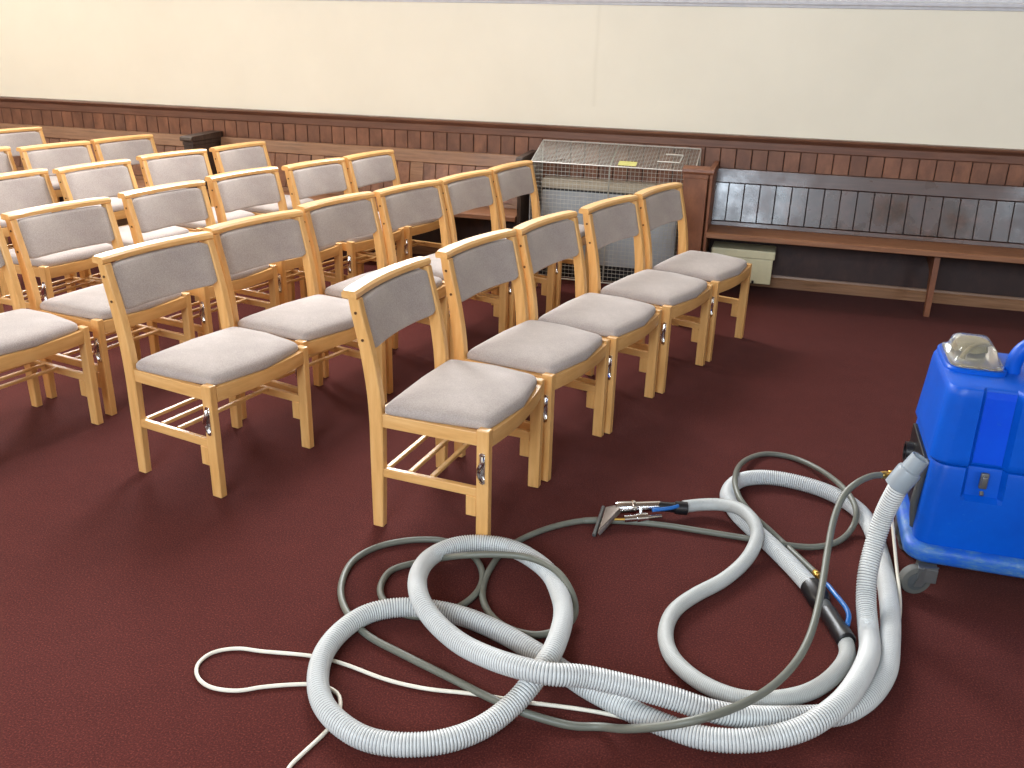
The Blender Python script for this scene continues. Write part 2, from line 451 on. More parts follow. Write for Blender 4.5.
# ---------------------------------------------------------------- wall benches
def bench(name, label, x0, x1, stiles, boards, railm, seatm, posts, legs, stile_w=0.1, trim_right=True):
    """Fixed bench along the wall: sloped panelled back, plank seat, slanted brackets, boxed ends."""
    t = thing(name, label, 'bench', ((x0 + x1) / 2, 5.82, 0), 0, 'fixed wooden benches along the panelled wall')
    ox, oy = (x0 + x1) / 2, 5.82
    yb, yt, zb, zt = 6.078, 6.150, 0.420, 0.785        # front face of the sloping back
    def Y(z): return yb + (yt - yb) * (z - zb) / (zt - zb)
    def slab(bm, a, b, za, zc, front, back, bev=0.0):
        rs = [[(xx - ox, Y(za) + front - oy, za), (xx - ox, Y(zc) + front - oy, zc),
               (xx - ox, Y(zc) + back - oy, zc), (xx - ox, Y(za) + back - oy, za)] for xx in (a, b)]
        vv = add_rings(bm, rs)
        if bev:
            es = {e for r in vv for v in r for e in v.link_edges}
            bmesh.ops.bevel(bm, geom=list(es), offset=bev, segments=1, affect='EDGES')
    bm = bmesh.new(); slab(bm, x0, x1, 0.695, 0.785, 0.0, 0.028, 0.004)
    link_mesh('top_rail', bm, railm, t)
    bm = bmesh.new(); slab(bm, x0, x1, 0.421, 0.448, 0.0, 0.028, 0.002)
    link_mesh('bottom_rail', bm, railm, t)
    for s in stiles:
        bm = bmesh.new(); slab(bm, s, s + stile_w, 0.448, 0.695, 0.0, 0.028)
        link_mesh('stile', bm, railm, t)
    bm = bmesh.new()
    slab(bm, x0, x1, 0.448, 0.695, 0.022, 0.03)
    link_mesh('back_lining', bm, GAP, t)
    bm = bmesh.new()
    n0 = math.ceil((x0 - 0.43) / 0.1)
    xs = x0 + 0.003
    off = boards
    kk = math.floor((x0 - off) / 0.1008)
    while True:
        a = off + kk * 0.1008 + 0.0022; b = off + (kk + 1) * 0.1008 - 0.0022; kk += 1
        if a > x1: break
        a = max(a, x0 + 0.001); b = min(b, x1 - 0.001)
        if b - a < 0.008: continue
        if any(a > s - 0.02 and b < s + stile_w + 0.02 for s in stiles): continue
        slab(bm, a, b, 0.451, 0.692, 0.009, 0.022, 0.002)
    link_mesh('back_board', bm, boards_mat[name == 'wall_bench' and railm is DARK_RAIL], t)
    bm = bmesh.new()
    prof = [(5.80, .388), (5.80, .414), (5.806, .4205), (6.085, .4205), (6.085, .386), (5.806, .384)]
    add_prism(bm, [(y - oy, z) for y, z in prof], 'x', x0 - ox, x1 - ox)
    link_mesh('seat', bm, seatm, t)
    bm = bmesh.new()
    add_box(bm, x0 - ox, x1 - ox, 6.155 - oy, 6.180 - oy, 0.10, 0.386)
    link_mesh('under_seat_panel', bm, UNDER_WOOD, t)
    for lx in legs:
        # board bracket: narrow foot forward, top running back beneath the seat
        bm = bmesh.new()
        pr_ = [(5.835, 0), (5.875, 0), (5.895, .13), (5.96, .27), (6.15, .30), (6.15, .384), (5.85, .384), (5.842, .25)]
        add_prism(bm, [(y - oy, z) for y, z in pr_], 'x', lx - ox, lx + .032 - ox)
        link_mesh('leg', bm, POST_WOOD, t)
    for (a, b, m, yf, yk) in posts:
        sl_ = min(.008, (b - a) * .15)
        bm = bmesh.new()
        add_box(bm, a + sl_ - ox, b - sl_ - ox, yf + .012 - oy, yk - oy, 0, .752, bevel=.004)
        # neck moulding
        add_box(bm, a + sl_ / 2 - ox, b - sl_ / 2 - ox, yf + .006 - oy, yk + .001 - oy, .752, .782, bevel=.004)
        e = link_mesh('end_panel', bm, m, t)
        cap = bmesh.new()
        prof = [(yf - .008, .784), (yf - .014, .795), (yf - .010, .812), (yf + .01, .818), (yk + .002, .826), (yk + .002, .784)]
        add_prism(cap, [(y - oy, z) for y, z in prof], 'x', a - .002 - ox, b + .002 - ox)
        link_mesh('cap', cap, m, e)
    return t
boards_mat = {True: DARK_BOARD, False: PEW_WOOD}
bench('wall_bench', 'long dark polished bench with bluish sheen, right of the wire heater guard', -0.418, 4.6, [], -0.428 + 0.0008, DARK_RAIL, SEAT_WOOD,
      [(-0.603, -0.435, POST_WOOD, 5.80, 5.86), (-0.436, -0.410, POST_WOOD, 5.806, 6.185)], [0.955, 2.85], trim_right=True)
bench('wall_bench', 'brown wall bench behind the chairs, ending left of the wire heater guard', -4.19, -1.702, [-1.81, -2.6, -3.4, -4.19],
      -1.7088 - 0.1008 * 30 + 0.008, PEW_RAIL, SEAT_WOOD, [(-1.70, -1.66, DARK_POST, 5.80, 6.185), (-4.292, -4.195, DARK_POST, 5.80, 6.185)], [-2.9])
bench('wall_bench', 'brown wall bench at far left, left of the dark bench end', -7.5, -4.295, [-4.40, -5.2, -6.0, -6.8], -4.30 - 0.1008 * 30, PEW_RAIL, SEAT_WOOD,
      [], [-5.9])

# ---------------------------------------------------------------- wire guard with heater inside
GX0, GX1, GYF, GYB, GZF, GZB = -1.62, -0.535, 5.875, 6.178, 0.787, 0.896
gt = thing('heater_guard', 'galvanised wire mesh guard box with sloping lid, over the heater by the wall', 'guard', ((GX0 + GX1) / 2, (GYF + GYB) / 2, 0))
gx, gy = (GX0 + GX1) / 2, (GYF + GYB) / 2
def wire(bm, a, b, w=0.0013):
    a = Vector(a) - Vector((gx, gy, 0)); b = Vector(b) - Vector((gx, gy, 0))
    add_tube(bm, [a, b], w, 4, caps=False)
def topz(y): return GZF + (GZB - GZF) * (y - GYF) / (GYB - GYF)
PITCH = 0.0265
mid = -1.085
for a, b in ((GX0, mid - .004), (mid + .004, GX1)):
    bm = bmesh.new(); n = int((b - a) / PITCH)
    for i in range(n + 1):
        x = a + (b - a) * i / n; wire(bm, (x, GYF, 0.02), (x, GYF, GZF))
    for j in range(30):
        z = 0.02 + j * (GZF - 0.02) / 29; wire(bm, (a, GYF - .002, z), (b, GYF - .002, z))
    link_mesh('front_mesh_panel', bm, WIRE, gt)
    bm = bmesh.new(); n = int((b - a) / 0.0225); m = 17
    for i in range(n + 1):
        x = a + (b - a) * i / n; wire(bm, (x, GYF, GZF), (x, GYB, GZB), 0.0015)
    for j in range(m + 1):
        y = GYF + (GYB - GYF) * j / m; wire(bm, (a, y, topz(y) + .002), (b, y, topz(y) + .002), 0.0015)
    link_mesh('top_mesh_panel', bm, WIRE, gt)
for x in (GX0, GX1):
    bm = bmesh.new(); m = 14
    for j in range(m + 1):
        y = GYF + (GYB - GYF) * j / m; wire(bm, (x, y, 0.02), (x, y, topz(y)))
    for j in range(30):
        z = 0.02 + j * (GZF - 0.02) / 29; wire(bm, (x, GYF, z), (x, GYB, z))
    link_mesh('side_mesh_panel', bm, WIRE, gt)
bm = bmesh.new()
for a, b in (((GX0, GYF, 0), (GX0, GYF, GZF)), ((GX1, GYF, 0), (GX1, GYF, GZF)), ((GX0, GYB, 0), (GX0, GYB, GZB)), ((GX1, GYB, 0), (GX1, GYB, GZB)),
             ((GX0, GYF, GZF), (GX1, GYF, GZF)), ((GX0, GYB, GZB), (GX1, GYB, GZB)), ((GX0, GYF, GZF), (GX0, GYB, GZB)), ((GX1, GYF, GZF), (GX1, GYB, GZB)),
             ((GX0, GYF, .004), (GX1, GYF, .004))):
    wire(bm, a, b, 0.0042)
link_mesh('frame_rod', bm, ROD, gt)
bm = bmesh.new()
for a, b in (((mid, GYF, .01), (mid, GYF, GZF)), ((mid, GYF, GZF), (mid, GYB, GZB))): wire(bm, a, b, 0.0028)
link_mesh('joint_rod', bm, WIRE, gt)
bm = bmesh.new()      # bright bent wire hasp lying on the lid
hz = lambda y: topz(y) + .008
wire(bm, (-.79, 5.96, hz(5.96)), (-.645, 5.96, hz(5.96)), .0045)
wire(bm, (-.645, 5.96, hz(5.96)), (-.635, 6.06, hz(6.06)), .0045)
wire(bm, (-.635, 6.06, hz(6.06)), (-.75, 6.06, hz(6.06)), .0045)
link_mesh('hasp', bm, ROD, gt)
tagobj = box(-1.035 - gx, -.915 - gx, 5.885 - gy, 5.94 - gy, 0, .002)
for v in tagobj.verts: v.co.z += topz(v.co.y + gy) + .005
link_mesh('yellow_tag', tagobj, TAGM, gt)['label'] = 'small yellow paper tag on the wire lid'

ht = thing('convector_heater', 'grey convector heater with beige rounded top, standing inside the wire guard', 'heater', (-1.085, 6.06, 0))
prof = [(-.10, .10), (-.10, .595), (.085, .595), (.085, .10)]
bm = bmesh.new(); add_prism(bm, prof, 'x', -.475, .455)
bmesh.ops.bevel(bm, geom=bm.edges[:], offset=.008, segments=2, affect='EDGES')
body = link_mesh('body', bm, HEATER_METAL, ht)
bm = bmesh.new()
prof = [(-.105, .607), (-.105, .625), (-.085, .652), (-.05, .664), (.06, .664), (.085, .65), (.085, .607)]
add_prism(bm, prof, 'x', -.48, .46)
link_mesh('top_cover', bm, HEATER_TOP, ht)
bm = bmesh.new(); add_box(bm, -.472, .452, -.094, .08, .593, .609)
link_mesh('outlet_slot', bm, GRILLE, ht)
bm = bmesh.new(); add_box(bm, -.47, .45, -.09, .08, .0, .10)
for i in range(5): add_box(bm, -.47, .45, -.096, -.088, .012 + i * .018, .020 + i * .018)
link_mesh('inlet_grille', bm, GRILLE, ht)

bx = thing('under_bench_box', 'cream metal box with overhanging lid, fixed to the wall beneath the dark bench', 'box', (-.18, 6.05, 0.078))
bm = bmesh.new(); add_box(bm, -.20, .195, -.10, .10, 0, .165, bevel=.005)
link_mesh('body', bm, CREAM_METAL, bx)
bm = bmesh.new(); add_box(bm, -.205, .205, -.112, .10, .166, .222, bevel=.008)
link_mesh('lid', bm, CREAM_METAL, bx)
bm = bmesh.new(); add_box(bm, .075, .09, -.104, -.099, 0.0, .02, bevel=.001)
link_mesh('lock', bm, BLACKP, bx)

# ---------------------------------------------------------------- chairs
HX, HY = 0.193, 0.2393          # leg centres
def rear_x(z):
    T = [(0, -.193), (.2, -.190), (.42, -.187), (.55, -.200), (.70, -.231), (.80, -.260)]
    for (a, xa), (b, xb) in zip(T, T[1:]):
        if z <= b:
            return xa + (xb - xa) * (z - a) / (b - a)
    return T[-1][1]
def smooth_rear(z):
    return (rear_x(max(0, z - .06)) + rear_x(max(0, z - .03)) + rear_x(z) + rear_x(min(.8, z + .03)) + rear_x(min(.8, z + .06))) / 5
CHAIR_GROUP = 'beech chairs with grey pads set out in angled rows'
def make_chair():
    t = thing('chair', '', 'chair', group=CHAIR_GROUP)
    for s in (-1, 1):
        bm = bmesh.new(); add_box(bm, HX - .0215, HX + .0215, s * HY - .015, s * HY + .015, 0, .430, bevel=.0035)
        # stepped block behind the leg, under the side stretcher
        add_box(bm, HX - .058, HX - .0214, s * HY - .0135, s * HY + .0135, .120, .192, bevel=.002, seg=1)
        fl = link_mesh('leg', bm, BEECH_Z, t)
        rings = []
        zs = [i * .7960 / 20 for i in range(21)]
        hd = lambda z: .018 + .006 * math.sin(min(z / .8, 1) * math.pi) + .001
        for z in zs:
            x = smooth_rear(z); h = hd(z); b = .003
            rings.append([(x - h, s * HY - .015 + b, z), (x - h + b, s * HY - .015, z), (x + h - b, s * HY - .015, z), (x + h, s * HY - .015 + b, z),
                          (x + h, s * HY + .015 - b, z), (x + h - b, s * HY + .015, z), (x - h + b, s * HY + .015, z), (x - h, s * HY + .015 - b, z)])
        bm = bmesh.new(); add_rings(bm, rings)
        rl = link_mesh('leg', bm, BEECH_Z, t, smooth=True, angle=30)
        for z in (.665, .752):
            bm = bmesh.new()
            x = smooth_rear(z)
            add_tube(bm, [(x, s * (HY + .014), z), (x, s * (HY + .0175), z)], .0048, 10)
            link_mesh('screw', bm, SCREW, rl)
        bm = bmesh.new(); add_box(bm, -.172, HX - .0212, s * HY - .011, s * HY + .011, .372, .419, bevel=.003)
        link_mesh('side_rail', bm, BEECH_X, t)
        bm = bmesh.new(); add_box(bm, -.172, HX - .0212, s * HY - .0105, s * HY + .0105, .190, .222, bevel=.004)
        link_mesh('side_stretcher', bm, BEECH_X, t)
        # steel row-linking hook on the outer face of the front leg
        f = s * (HY + .015)
        bm = bmesh.new()
        add_tube(bm, [(HX, f, .345), (HX, f + s * .004, .345)], .0095, 12)
        add_tube(bm, [(HX + .002, f, .255), (HX + .002, f + s * .005, .255)], .0095, 12)
        if s < 0:
            add_tube(bm, catmull([(HX, f - .004, .342), (HX + .002, f - .010, .325), (HX - .004, f - .013, .310), (HX - .009, f - .009, .292),
                                  (HX - .006, f - .008, .272), (HX + .002, f - .004, .258)], .006), .0075, 8)
            add_box(bm, HX - .0095, HX + .0095, f - .003, f + .0004, .248, .352, bevel=.001, seg=1)
        else:
            add_box(bm, HX - .008, HX + .008, f, f + .003, .255, .345, bevel=.001, seg=1)
        hk = link_mesh('linking_hook', bm, CHROME, t, smooth=True, angle=40)
        for z in (.345, .255):
            bm = bmesh.new(); add_tube(bm, [(HX, f + s * .004, z), (HX, f + s * .0065, z)], .004, 8)
            link_mesh('screw', bm, SCREW, hk)
    bm = bmesh.new(); add_box(bm, -.196, -.176, -HY + .0155, HY - .0155, .372, .419, bevel=.003)
    link_mesh('rear_rail', bm, BEECH_Y, t)
    # bowed front rail
    n = 12; rings = []
    for i in range(n + 1):
        y = -HY + .0152 + (2 * HY - .0304) * i / n
        x = HX + .006 + .022 * (1 - (y / HY) ** 2)
        rings.append([(x - .010, y, .366), (x + .010, y, .366), (x + .012, y, .372), (x + .012, y, .419), (x - .010, y, .419)])
    bm = bmesh.new(); add_rings(bm, rings)
    link_mesh('front_rail', bm, BEECH_Y, t, smooth=True, angle=35)
    for fx in (.03, .26, .48):
        x = -.172 + fx * .365
        bm = bmesh.new(); add_box(bm, x - .0085, x + .0085, -HY + .0106, HY - .0106,   .210, .2235, bevel=.003)
        link_mesh('rack_slat', bm, BEECH_Y, t)
    # seat cushion
    K = 56; rings = []
    se = superellipse(1, 1, 26, K)
    for s_, z in ((.95, .4195), (.985, .4205), (.998, .426), (1.0, .435), (.994, .445), (.975, .4535), (.94, .4605), (.87, .4665), (.72, .4725), (.5, .4765), (.25, .478)):
        r = []
        for u, v in se:
            w_ = .2500 - .0230 * ((u + 1) / 2) ** 2          # a little narrower at the front corners
            bow = .040 * (1 - (v * s_) ** 2)
            cx = .0155
            cor = (u * v * s_ * s_) ** 2                        # corners pinch down
            r.append((cx + u * s_ * .1785 + bow * max(0, u) * s_, v * s_ * w_, z - .016 * cor * max(0, (z - .430) / .05)))
        rings.append(r)
    bm = bmesh.new(); add_rings(bm, rings)
    link_mesh('seat_cushion', bm, FABRIC, t, smooth=True)
    # curved back pad: front and rear skins with soft edges
    NU, NV = 20, 10; bow = .026
    rings = []
    for i in range(NU + 1):
        a = -1 + 2 * i / NU
        y = a * (HY - .0165)
        ea = (1 - abs(a) ** 14) ** .5 if abs(a) < 1 else 0
        r = []
        M = 24
        for k_ in range(M):
            th = 2 * math.pi * k_ / M
            c, s = math.cos(th), math.sin(th)
            zz = .7080 + (.0835 - .010 * (1 - ea)) * math.copysign(abs(s) ** .14, s)
            th_ = (.010 + .008 * ea) * math.copysign(abs(c) ** .6, c)
            th_ *= 1.0
            x = smooth_rear(zz) + .004 - bow * (1 - a * a) + th_
            r.append((x, y, zz - (.014 * (1 - a * a) if s < 0 else 0) * 0))
        rings.append(r)
    bm = bmesh.new(); add_rings(bm, rings)
    link_mesh('back_pad', bm, FABRIC, t, smooth=True, angle=60)
    # bowed top rail
    rings = []; n = 18; L = .257
    for i in range(n + 1):
        a = -1 + 2 * i / n; y = a * L
        w = .0305 * (1 if abs(a) < .98 else .88)
        cx = -.266 - .028 * (1 - a * a)
        zt, zb = .8215, .7965
        ring = []
        for (dx, z) in ((-w, zb + .004), (-w + .004, zb), (w - .004, zb), (w, zb + .004), (w, zt - .008), (w - .008, zt), (-w + .008, zt), (-w, zt - .008)):
            ring.append((cx + dx, y, z))
        rings.append(ring)
    bm = bmesh.new(); add_rings(bm, rings)
    link_mesh('top_rail', bm, BEECH_Y, t, smooth=True, angle=35)
    return t

CHAIRS = [
    (-0.957, 2.658, -5.1, 'beech chair nearest the camera, standing just behind the coiled hoses, grey pads'),
    (-0.852, 3.22, -13.5, 'beech chair directly behind the nearest chair, second in the row nearest the hoses'),
    (-0.711, 3.729, -13.7, 'beech chair with grey pads, middle of the five in the row nearest the hoses'),
    (-0.54, 4.279, -17.6, 'beech chair next to last before the wire guard in the row nearest the hoses'),
    (-0.372, 4.812, -16.6, 'beech chair at the far end of the row nearest the hoses, beside the cream box'),
    (-1.938, 2.703, -11.6, 'beech chair at the near end of the second row, four legs on open carpet'),
    (-1.864, 3.243, -14.8, 'beech chair second from the near end of the second row, grey pads'),
    (-1.773, 3.822, -13.1, 'beech chair third from the near end of the second row, behind the nearest chair'),
    (-1.622, 4.32, -15.3, 'beech chair fourth from the near end of the second row, third from the wall'),
    (-1.479, 4.828, -12.9, 'beech chair next to last toward the wall in the second row, before the bench seat'),
    (-1.359, 5.349, -11.0, "beech chair at the wall end of the second row, touching the wire guard's left edge"),
    (-2.88, 2.608, -10.6, 'beech chair cut off by the left edge, only its seat and front legs showing'),
    (-2.805, 3.179, -10.6, 'beech chair at left, right behind the half-hidden seat cut off by the left edge'),
    (-2.717, 3.792, -10.7, 'beech chair in the third row, directly behind the near-end chair of the second row'),
    (-2.648, 4.394, -12.1, 'beech chair in the middle of the third row, third from its wall end'),
    (-2.49, 4.922, -13.0, 'beech chair next to last toward the wall in the third row, grey pads'),
    (-2.373, 5.458, -10.5, 'beech chair at the wall end of the third row, against the brown bench back'),
    (-3.683, 3.794, -5.3, 'beech chair in the fourth row, its backrest cut off by the left edge'),
    (-3.559, 4.303, -7.0, 'beech chair in the fourth row, third from its wall end, grey pads'),
    (-3.492, 4.906, -13.6, 'beech chair next to last toward the wall in the fourth row, grey pads'),
    (-3.369, 5.492, -8.1, 'beech chair at the wall end of the fourth row, right below the dark bench end'),
    (-4.618, 4.445, -10.2, 'beech chair in the fifth row, only a back corner shows at the left edge'),
    (-4.423, 4.931, -11.3, 'beech chair in the fifth row, second from its wall end, grey pads'),
    (-4.319, 5.476, -10.4, 'beech chair at the wall end of the fifth row, left of the dark bench end'),
    (-5.363, 5.508, -11.3, 'beech chair farthest from the camera, lone backrest at upper left before the brown bench'),
]
proto = make_chair()
first = True
for (x, y, a, lab) in CHAIRS:
    if first:
        proto.location = (x, y, 0); proto.rotation_euler = (0, 0, math.radians(a)); proto['label'] = lab
        first = False
    else:
        dup(proto, (x, y, 0), math.radians(a), lab)

# ---------------------------------------------------------------- hoses and cord
VACUUM_PATH = [ (0.450, 2.520, 0.425), (0.431, 2.522, 0.362), (0.415, 2.528, 0.283), (0.401, 2.499, 0.205), (0.388, 2.440, 0.135), (0.389, 2.384, 0.075), (0.394, 2.295, 0.042), (0.387, 2.161, 0.058), (0.353, 2.027, 0.075), (0.306, 1.905, 0.086), (0.249, 1.822, 0.082), (0.200, 1.783, 0.068), (0.135, 1.753, 0.053), (0.061, 1.732, 0.042), (-0.015, 1.729, 0.033), (-0.087, 1.743, 0.029), (-0.171, 1.764, 0.029), (-0.302, 1.814, 0.029), (-0.389, 1.863, 0.029), (-0.482, 1.916, 0.029), (-0.590, 1.964, 0.029), (-0.698, 1.996, 0.029), (-0.800, 2.001, 0.029), (-0.894, 1.982, 0.029), (-0.971, 1.925, 0.029), (-1.007, 1.832, 0.029), (-1.008, 1.726, 0.029), (-0.972, 1.627, 0.029), (-0.916, 1.552, 0.029), (-0.841, 1.503, 0.029), (-0.760, 1.480, 0.029), (-0.672, 1.492, 0.029), (-0.586, 1.534, 0.029), (-0.518, 1.605, 0.029), (-0.470, 1.683, 0.042), (-0.444, 1.737, 0.062), (-0.423, 1.807, 0.080), (-0.415, 1.889, 0.081), (-0.425, 2.020, 0.072), (-0.460, 2.135, 0.062), (-0.533, 2.261, 0.056), (-0.657, 2.348, 0.052), (-0.769, 2.354, 0.050), (-0.851, 2.311, 0.050), (-0.898, 2.216, 0.055), (-0.885, 2.086, 0.072), (-0.829, 1.965, 0.085), (-0.755, 1.888, 0.080), (-0.658, 1.817, 0.084), (-0.561, 1.764, 0.102), (-0.475, 1.728, 0.122), (-0.389, 1.718, 0.130), (-0.313, 1.750, 0.118), (-0.233, 1.770, 0.102), (-0.161, 1.784, 0.088), (-0.088, 1.793, 0.074), (-0.015, 1.797, 0.060), (0.056, 1.814, 0.046), (0.135, 1.845, 0.035), (0.214, 1.880, 0.029), (0.276, 1.906, 0.029), (0.330, 1.944, 0.029), (0.387, 2.023, 0.029), (0.432, 2.135, 0.029), (0.452, 2.273, 0.029), (0.464, 2.398, 0.029), (0.467, 2.548, 0.029), (0.463, 2.733, 0.029), (0.442, 2.938, 0.029), (0.391, 3.064, 0.029), (0.296, 3.148, 0.029), (0.170, 3.187, 0.029), (0.067, 3.178, 0.029), (-0.014, 3.114, 0.029), (-0.043, 2.987, 0.029), (-0.005, 2.873, 0.029), (0.053, 2.779, 0.029), (0.120, 2.683, 0.029), (0.188, 2.575, 0.029), (0.245, 2.462, 0.035) ]
WAND_HOSE_PATH = [ (0.329, 2.237, 0.035), (0.337, 2.188, 0.022), (0.318, 2.121, 0.022), (0.276, 2.041, 0.022), (0.219, 1.977, 0.022), (0.142, 1.930, 0.022), (0.073, 1.911, 0.022), (0.002, 1.922, 0.022), (-0.065, 1.959, 0.022), (-0.124, 2.026, 0.022), (-0.151, 2.122, 0.022), (-0.140, 2.229, 0.022), (-0.089, 2.330, 0.022), (-0.015, 2.437, 0.022), (0.047, 2.567, 0.030), (0.072, 2.667, 0.055), (0.058, 2.734, 0.075), (0.011, 2.816, 0.072), (-0.056, 2.870, 0.050), (-0.128, 2.864, 0.040), (-0.186, 2.828, 0.040) ]
SOLUTION_PATH = [ (0.431, 2.770, 0.300), (0.393, 2.739, 0.305), (0.349, 2.690, 0.300), (0.310, 2.646, 0.270), (0.285, 2.570, 0.225), (0.271, 2.462, 0.180), (0.261, 2.357, 0.150), (0.249, 2.247, 0.125), (0.228, 2.125, 0.100), (0.191, 2.006, 0.090), (0.131, 1.875, 0.100), (0.059, 1.755, 0.125), (-0.022, 1.672, 0.135), (-0.108, 1.659, 0.100), (-0.190, 1.681, 0.050), (-0.255, 1.712, 0.011), (-0.326, 1.693, 0.011), (-0.429, 1.689, 0.020), (-0.485, 1.700, 0.020), (-0.558, 1.725, 0.015), (-0.673, 1.766, 0.011), (-0.807, 1.808, 0.011), (-0.954, 1.861, 0.011), (-1.064, 1.955, 0.011), (-1.124, 2.056, 0.011), (-1.148, 2.179, 0.011), (-1.111, 2.281, 0.011), (-1.026, 2.355, 0.011), (-0.923, 2.388, 0.011), (-0.835, 2.362, 0.011), (-0.757, 2.287, 0.011), (-0.721, 2.192, 0.011), (-0.729, 2.101, 0.011), (-0.771, 2.023, 0.011), (-0.831, 1.982, 0.011), (-0.900, 1.979, 0.011), (-0.960, 2.012, 0.011), (-1.004, 2.074, 0.011), (-1.014, 2.163, 0.011), (-0.976, 2.218, 0.011), (-0.927, 2.254, 0.012), (-0.860, 2.243, 0.045), (-0.783, 2.217, 0.085), (-0.690, 2.236, 0.096), (-0.590, 2.249, 0.098), (-0.497, 2.211, 0.098), (-0.441, 2.165, 0.075), (-0.413, 2.127, 0.040), (-0.417, 2.077, 0.020), (-0.464, 2.026, 0.011), (-0.517, 2.002, 0.011), (-0.594, 2.015, 0.011), (-0.661, 2.070, 0.011), (-0.705, 2.153, 0.011), (-0.722, 2.275, 0.011), (-0.706, 2.420, 0.011), (-0.630, 2.555, 0.011), (-0.538, 2.648, 0.011), (-0.455, 2.694, 0.011), (-0.515, 2.665, 0.011), (-0.458, 2.685, 0.011), (-0.352, 2.714, 0.011), (-0.232, 2.730, 0.011), (-0.112, 2.732, 0.011), (0.029, 2.734, 0.011), (0.119, 2.704, 0.030), (0.165, 2.718, 0.020), (0.256, 2.749, 0.011), (0.336, 2.812, 0.011), (0.384, 2.903, 0.020), (0.395, 2.957, 0.065), (0.361, 3.088, 0.075), (0.287, 3.318, 0.030), (0.184, 3.438, 0.011), (0.073, 3.433, 0.011), (-0.004, 3.289, 0.030), (-0.025, 3.061, 0.072), (-0.003, 2.909, 0.073), (0.054, 2.828, 0.050), (0.107, 2.788, 0.030), (0.156, 2.742, 0.015), (0.210, 2.650, 0.020), (0.258, 2.538, 0.040) ]
CORD_PATH = [ (-0.894, 1.343, 0.006), (-0.907, 1.366, 0.006), (-0.898, 1.416, 0.006), (-0.882, 1.486, 0.006), (-0.877, 1.549, 0.006), (-0.900, 1.607, 0.006), (-0.934, 1.632, 0.006), (-0.985, 1.635, 0.006), (-1.044, 1.615, 0.006), (-1.109, 1.584, 0.006), (-1.161, 1.552, 0.006), (-1.231, 1.542, 0.006), (-1.286, 1.565, 0.006), (-1.316, 1.609, 0.006), (-1.307, 1.662, 0.006), (-1.254, 1.698, 0.006), (-1.185, 1.708, 0.006), (-1.050, 1.733, 0.006), (-0.951, 1.731, 0.006), (-0.823, 1.710, 0.006), (-0.709, 1.710, 0.006), (-0.603, 1.728, 0.006), (-0.518, 1.737, 0.006), (-0.444, 1.744, 0.006), (-0.372, 1.755, 0.006), (-0.265, 1.766, 0.006), (-0.165, 1.764, 0.006), (-0.039, 1.736, 0.006), (0.122, 1.782, 0.006), (0.287, 1.935, 0.006), (0.406, 2.115, 0.006), (0.463, 2.265, 0.006), (0.492, 2.408, 0.006), (0.502, 2.505, 0.020), (0.496, 2.609, 0.060), (0.484, 2.686, 0.120), (0.472, 2.738, 0.180), (0.471, 2.780, 0.230) ]

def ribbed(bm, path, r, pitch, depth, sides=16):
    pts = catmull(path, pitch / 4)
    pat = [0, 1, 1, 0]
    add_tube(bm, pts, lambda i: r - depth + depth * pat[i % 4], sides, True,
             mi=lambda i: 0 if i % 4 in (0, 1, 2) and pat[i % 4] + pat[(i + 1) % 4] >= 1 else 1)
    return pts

o = Vector(VACUUM_PATH[0]); d = (o - Vector(VACUUM_PATH[1])).normalized()
vh = thing('vacuum_hose', 'thick ribbed white hose looping over the carpet, cuff end propped against the blue machine', 'hose', (0.10, 1.75, 0))
def shift(L, t): return [(p[0] - t.location.x, p[1] - t.location.y, p[2] - t.location.z) for p in L]
bm = bmesh.new(); VP = shift(VACUUM_PATH, vh)
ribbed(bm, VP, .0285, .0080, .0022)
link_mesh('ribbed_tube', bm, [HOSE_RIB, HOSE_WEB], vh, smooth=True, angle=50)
# hollow stepped cuff
p0 = Vector(VP[0]); ax = Vector((.43, .03, .87)).normalized()
def lathe_ax(bm, base, axis, prof, sides=28):
    """prof: list of (distance along axis, radius); open shell"""
    axis = axis.normalized(); ref = Vector((0, 0, 1)) if abs(axis.z) < .9 else Vector((1, 0, 0))
    u = axis.cross(ref).normalized(); v = axis.cross(u)
    rings = [[base + axis * s + (u * math.cos(a) + v * math.sin(a)) * r for a in (2 * math.pi * k / sides for k in range(sides))] for s, r in prof]
    return add_rings(bm, rings, caps=True)
bm = bmesh.new()
lathe_ax(bm, p0, ax, [(-.045, .031), (-.045, .0345), (.012, .0350), (.018, .0335), (.022, .0285), (.066, .0265), (.066, .0225), (.0, .0225), (-.01, .0225)])
link_mesh('cuff', bm, GREYP, vh, smooth=True, angle=35)

wt = thing('upholstery_tool', 'slim grey hose in an S curve, with chromed hand tool and black coupling', 'tool', (0.0, 2.3, 0))
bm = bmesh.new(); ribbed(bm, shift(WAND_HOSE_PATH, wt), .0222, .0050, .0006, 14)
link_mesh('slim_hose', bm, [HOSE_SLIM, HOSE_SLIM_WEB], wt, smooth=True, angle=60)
sh = lambda *p: Vector((p[0] - wt.location.x, p[1] - wt.location.y, p[2]))
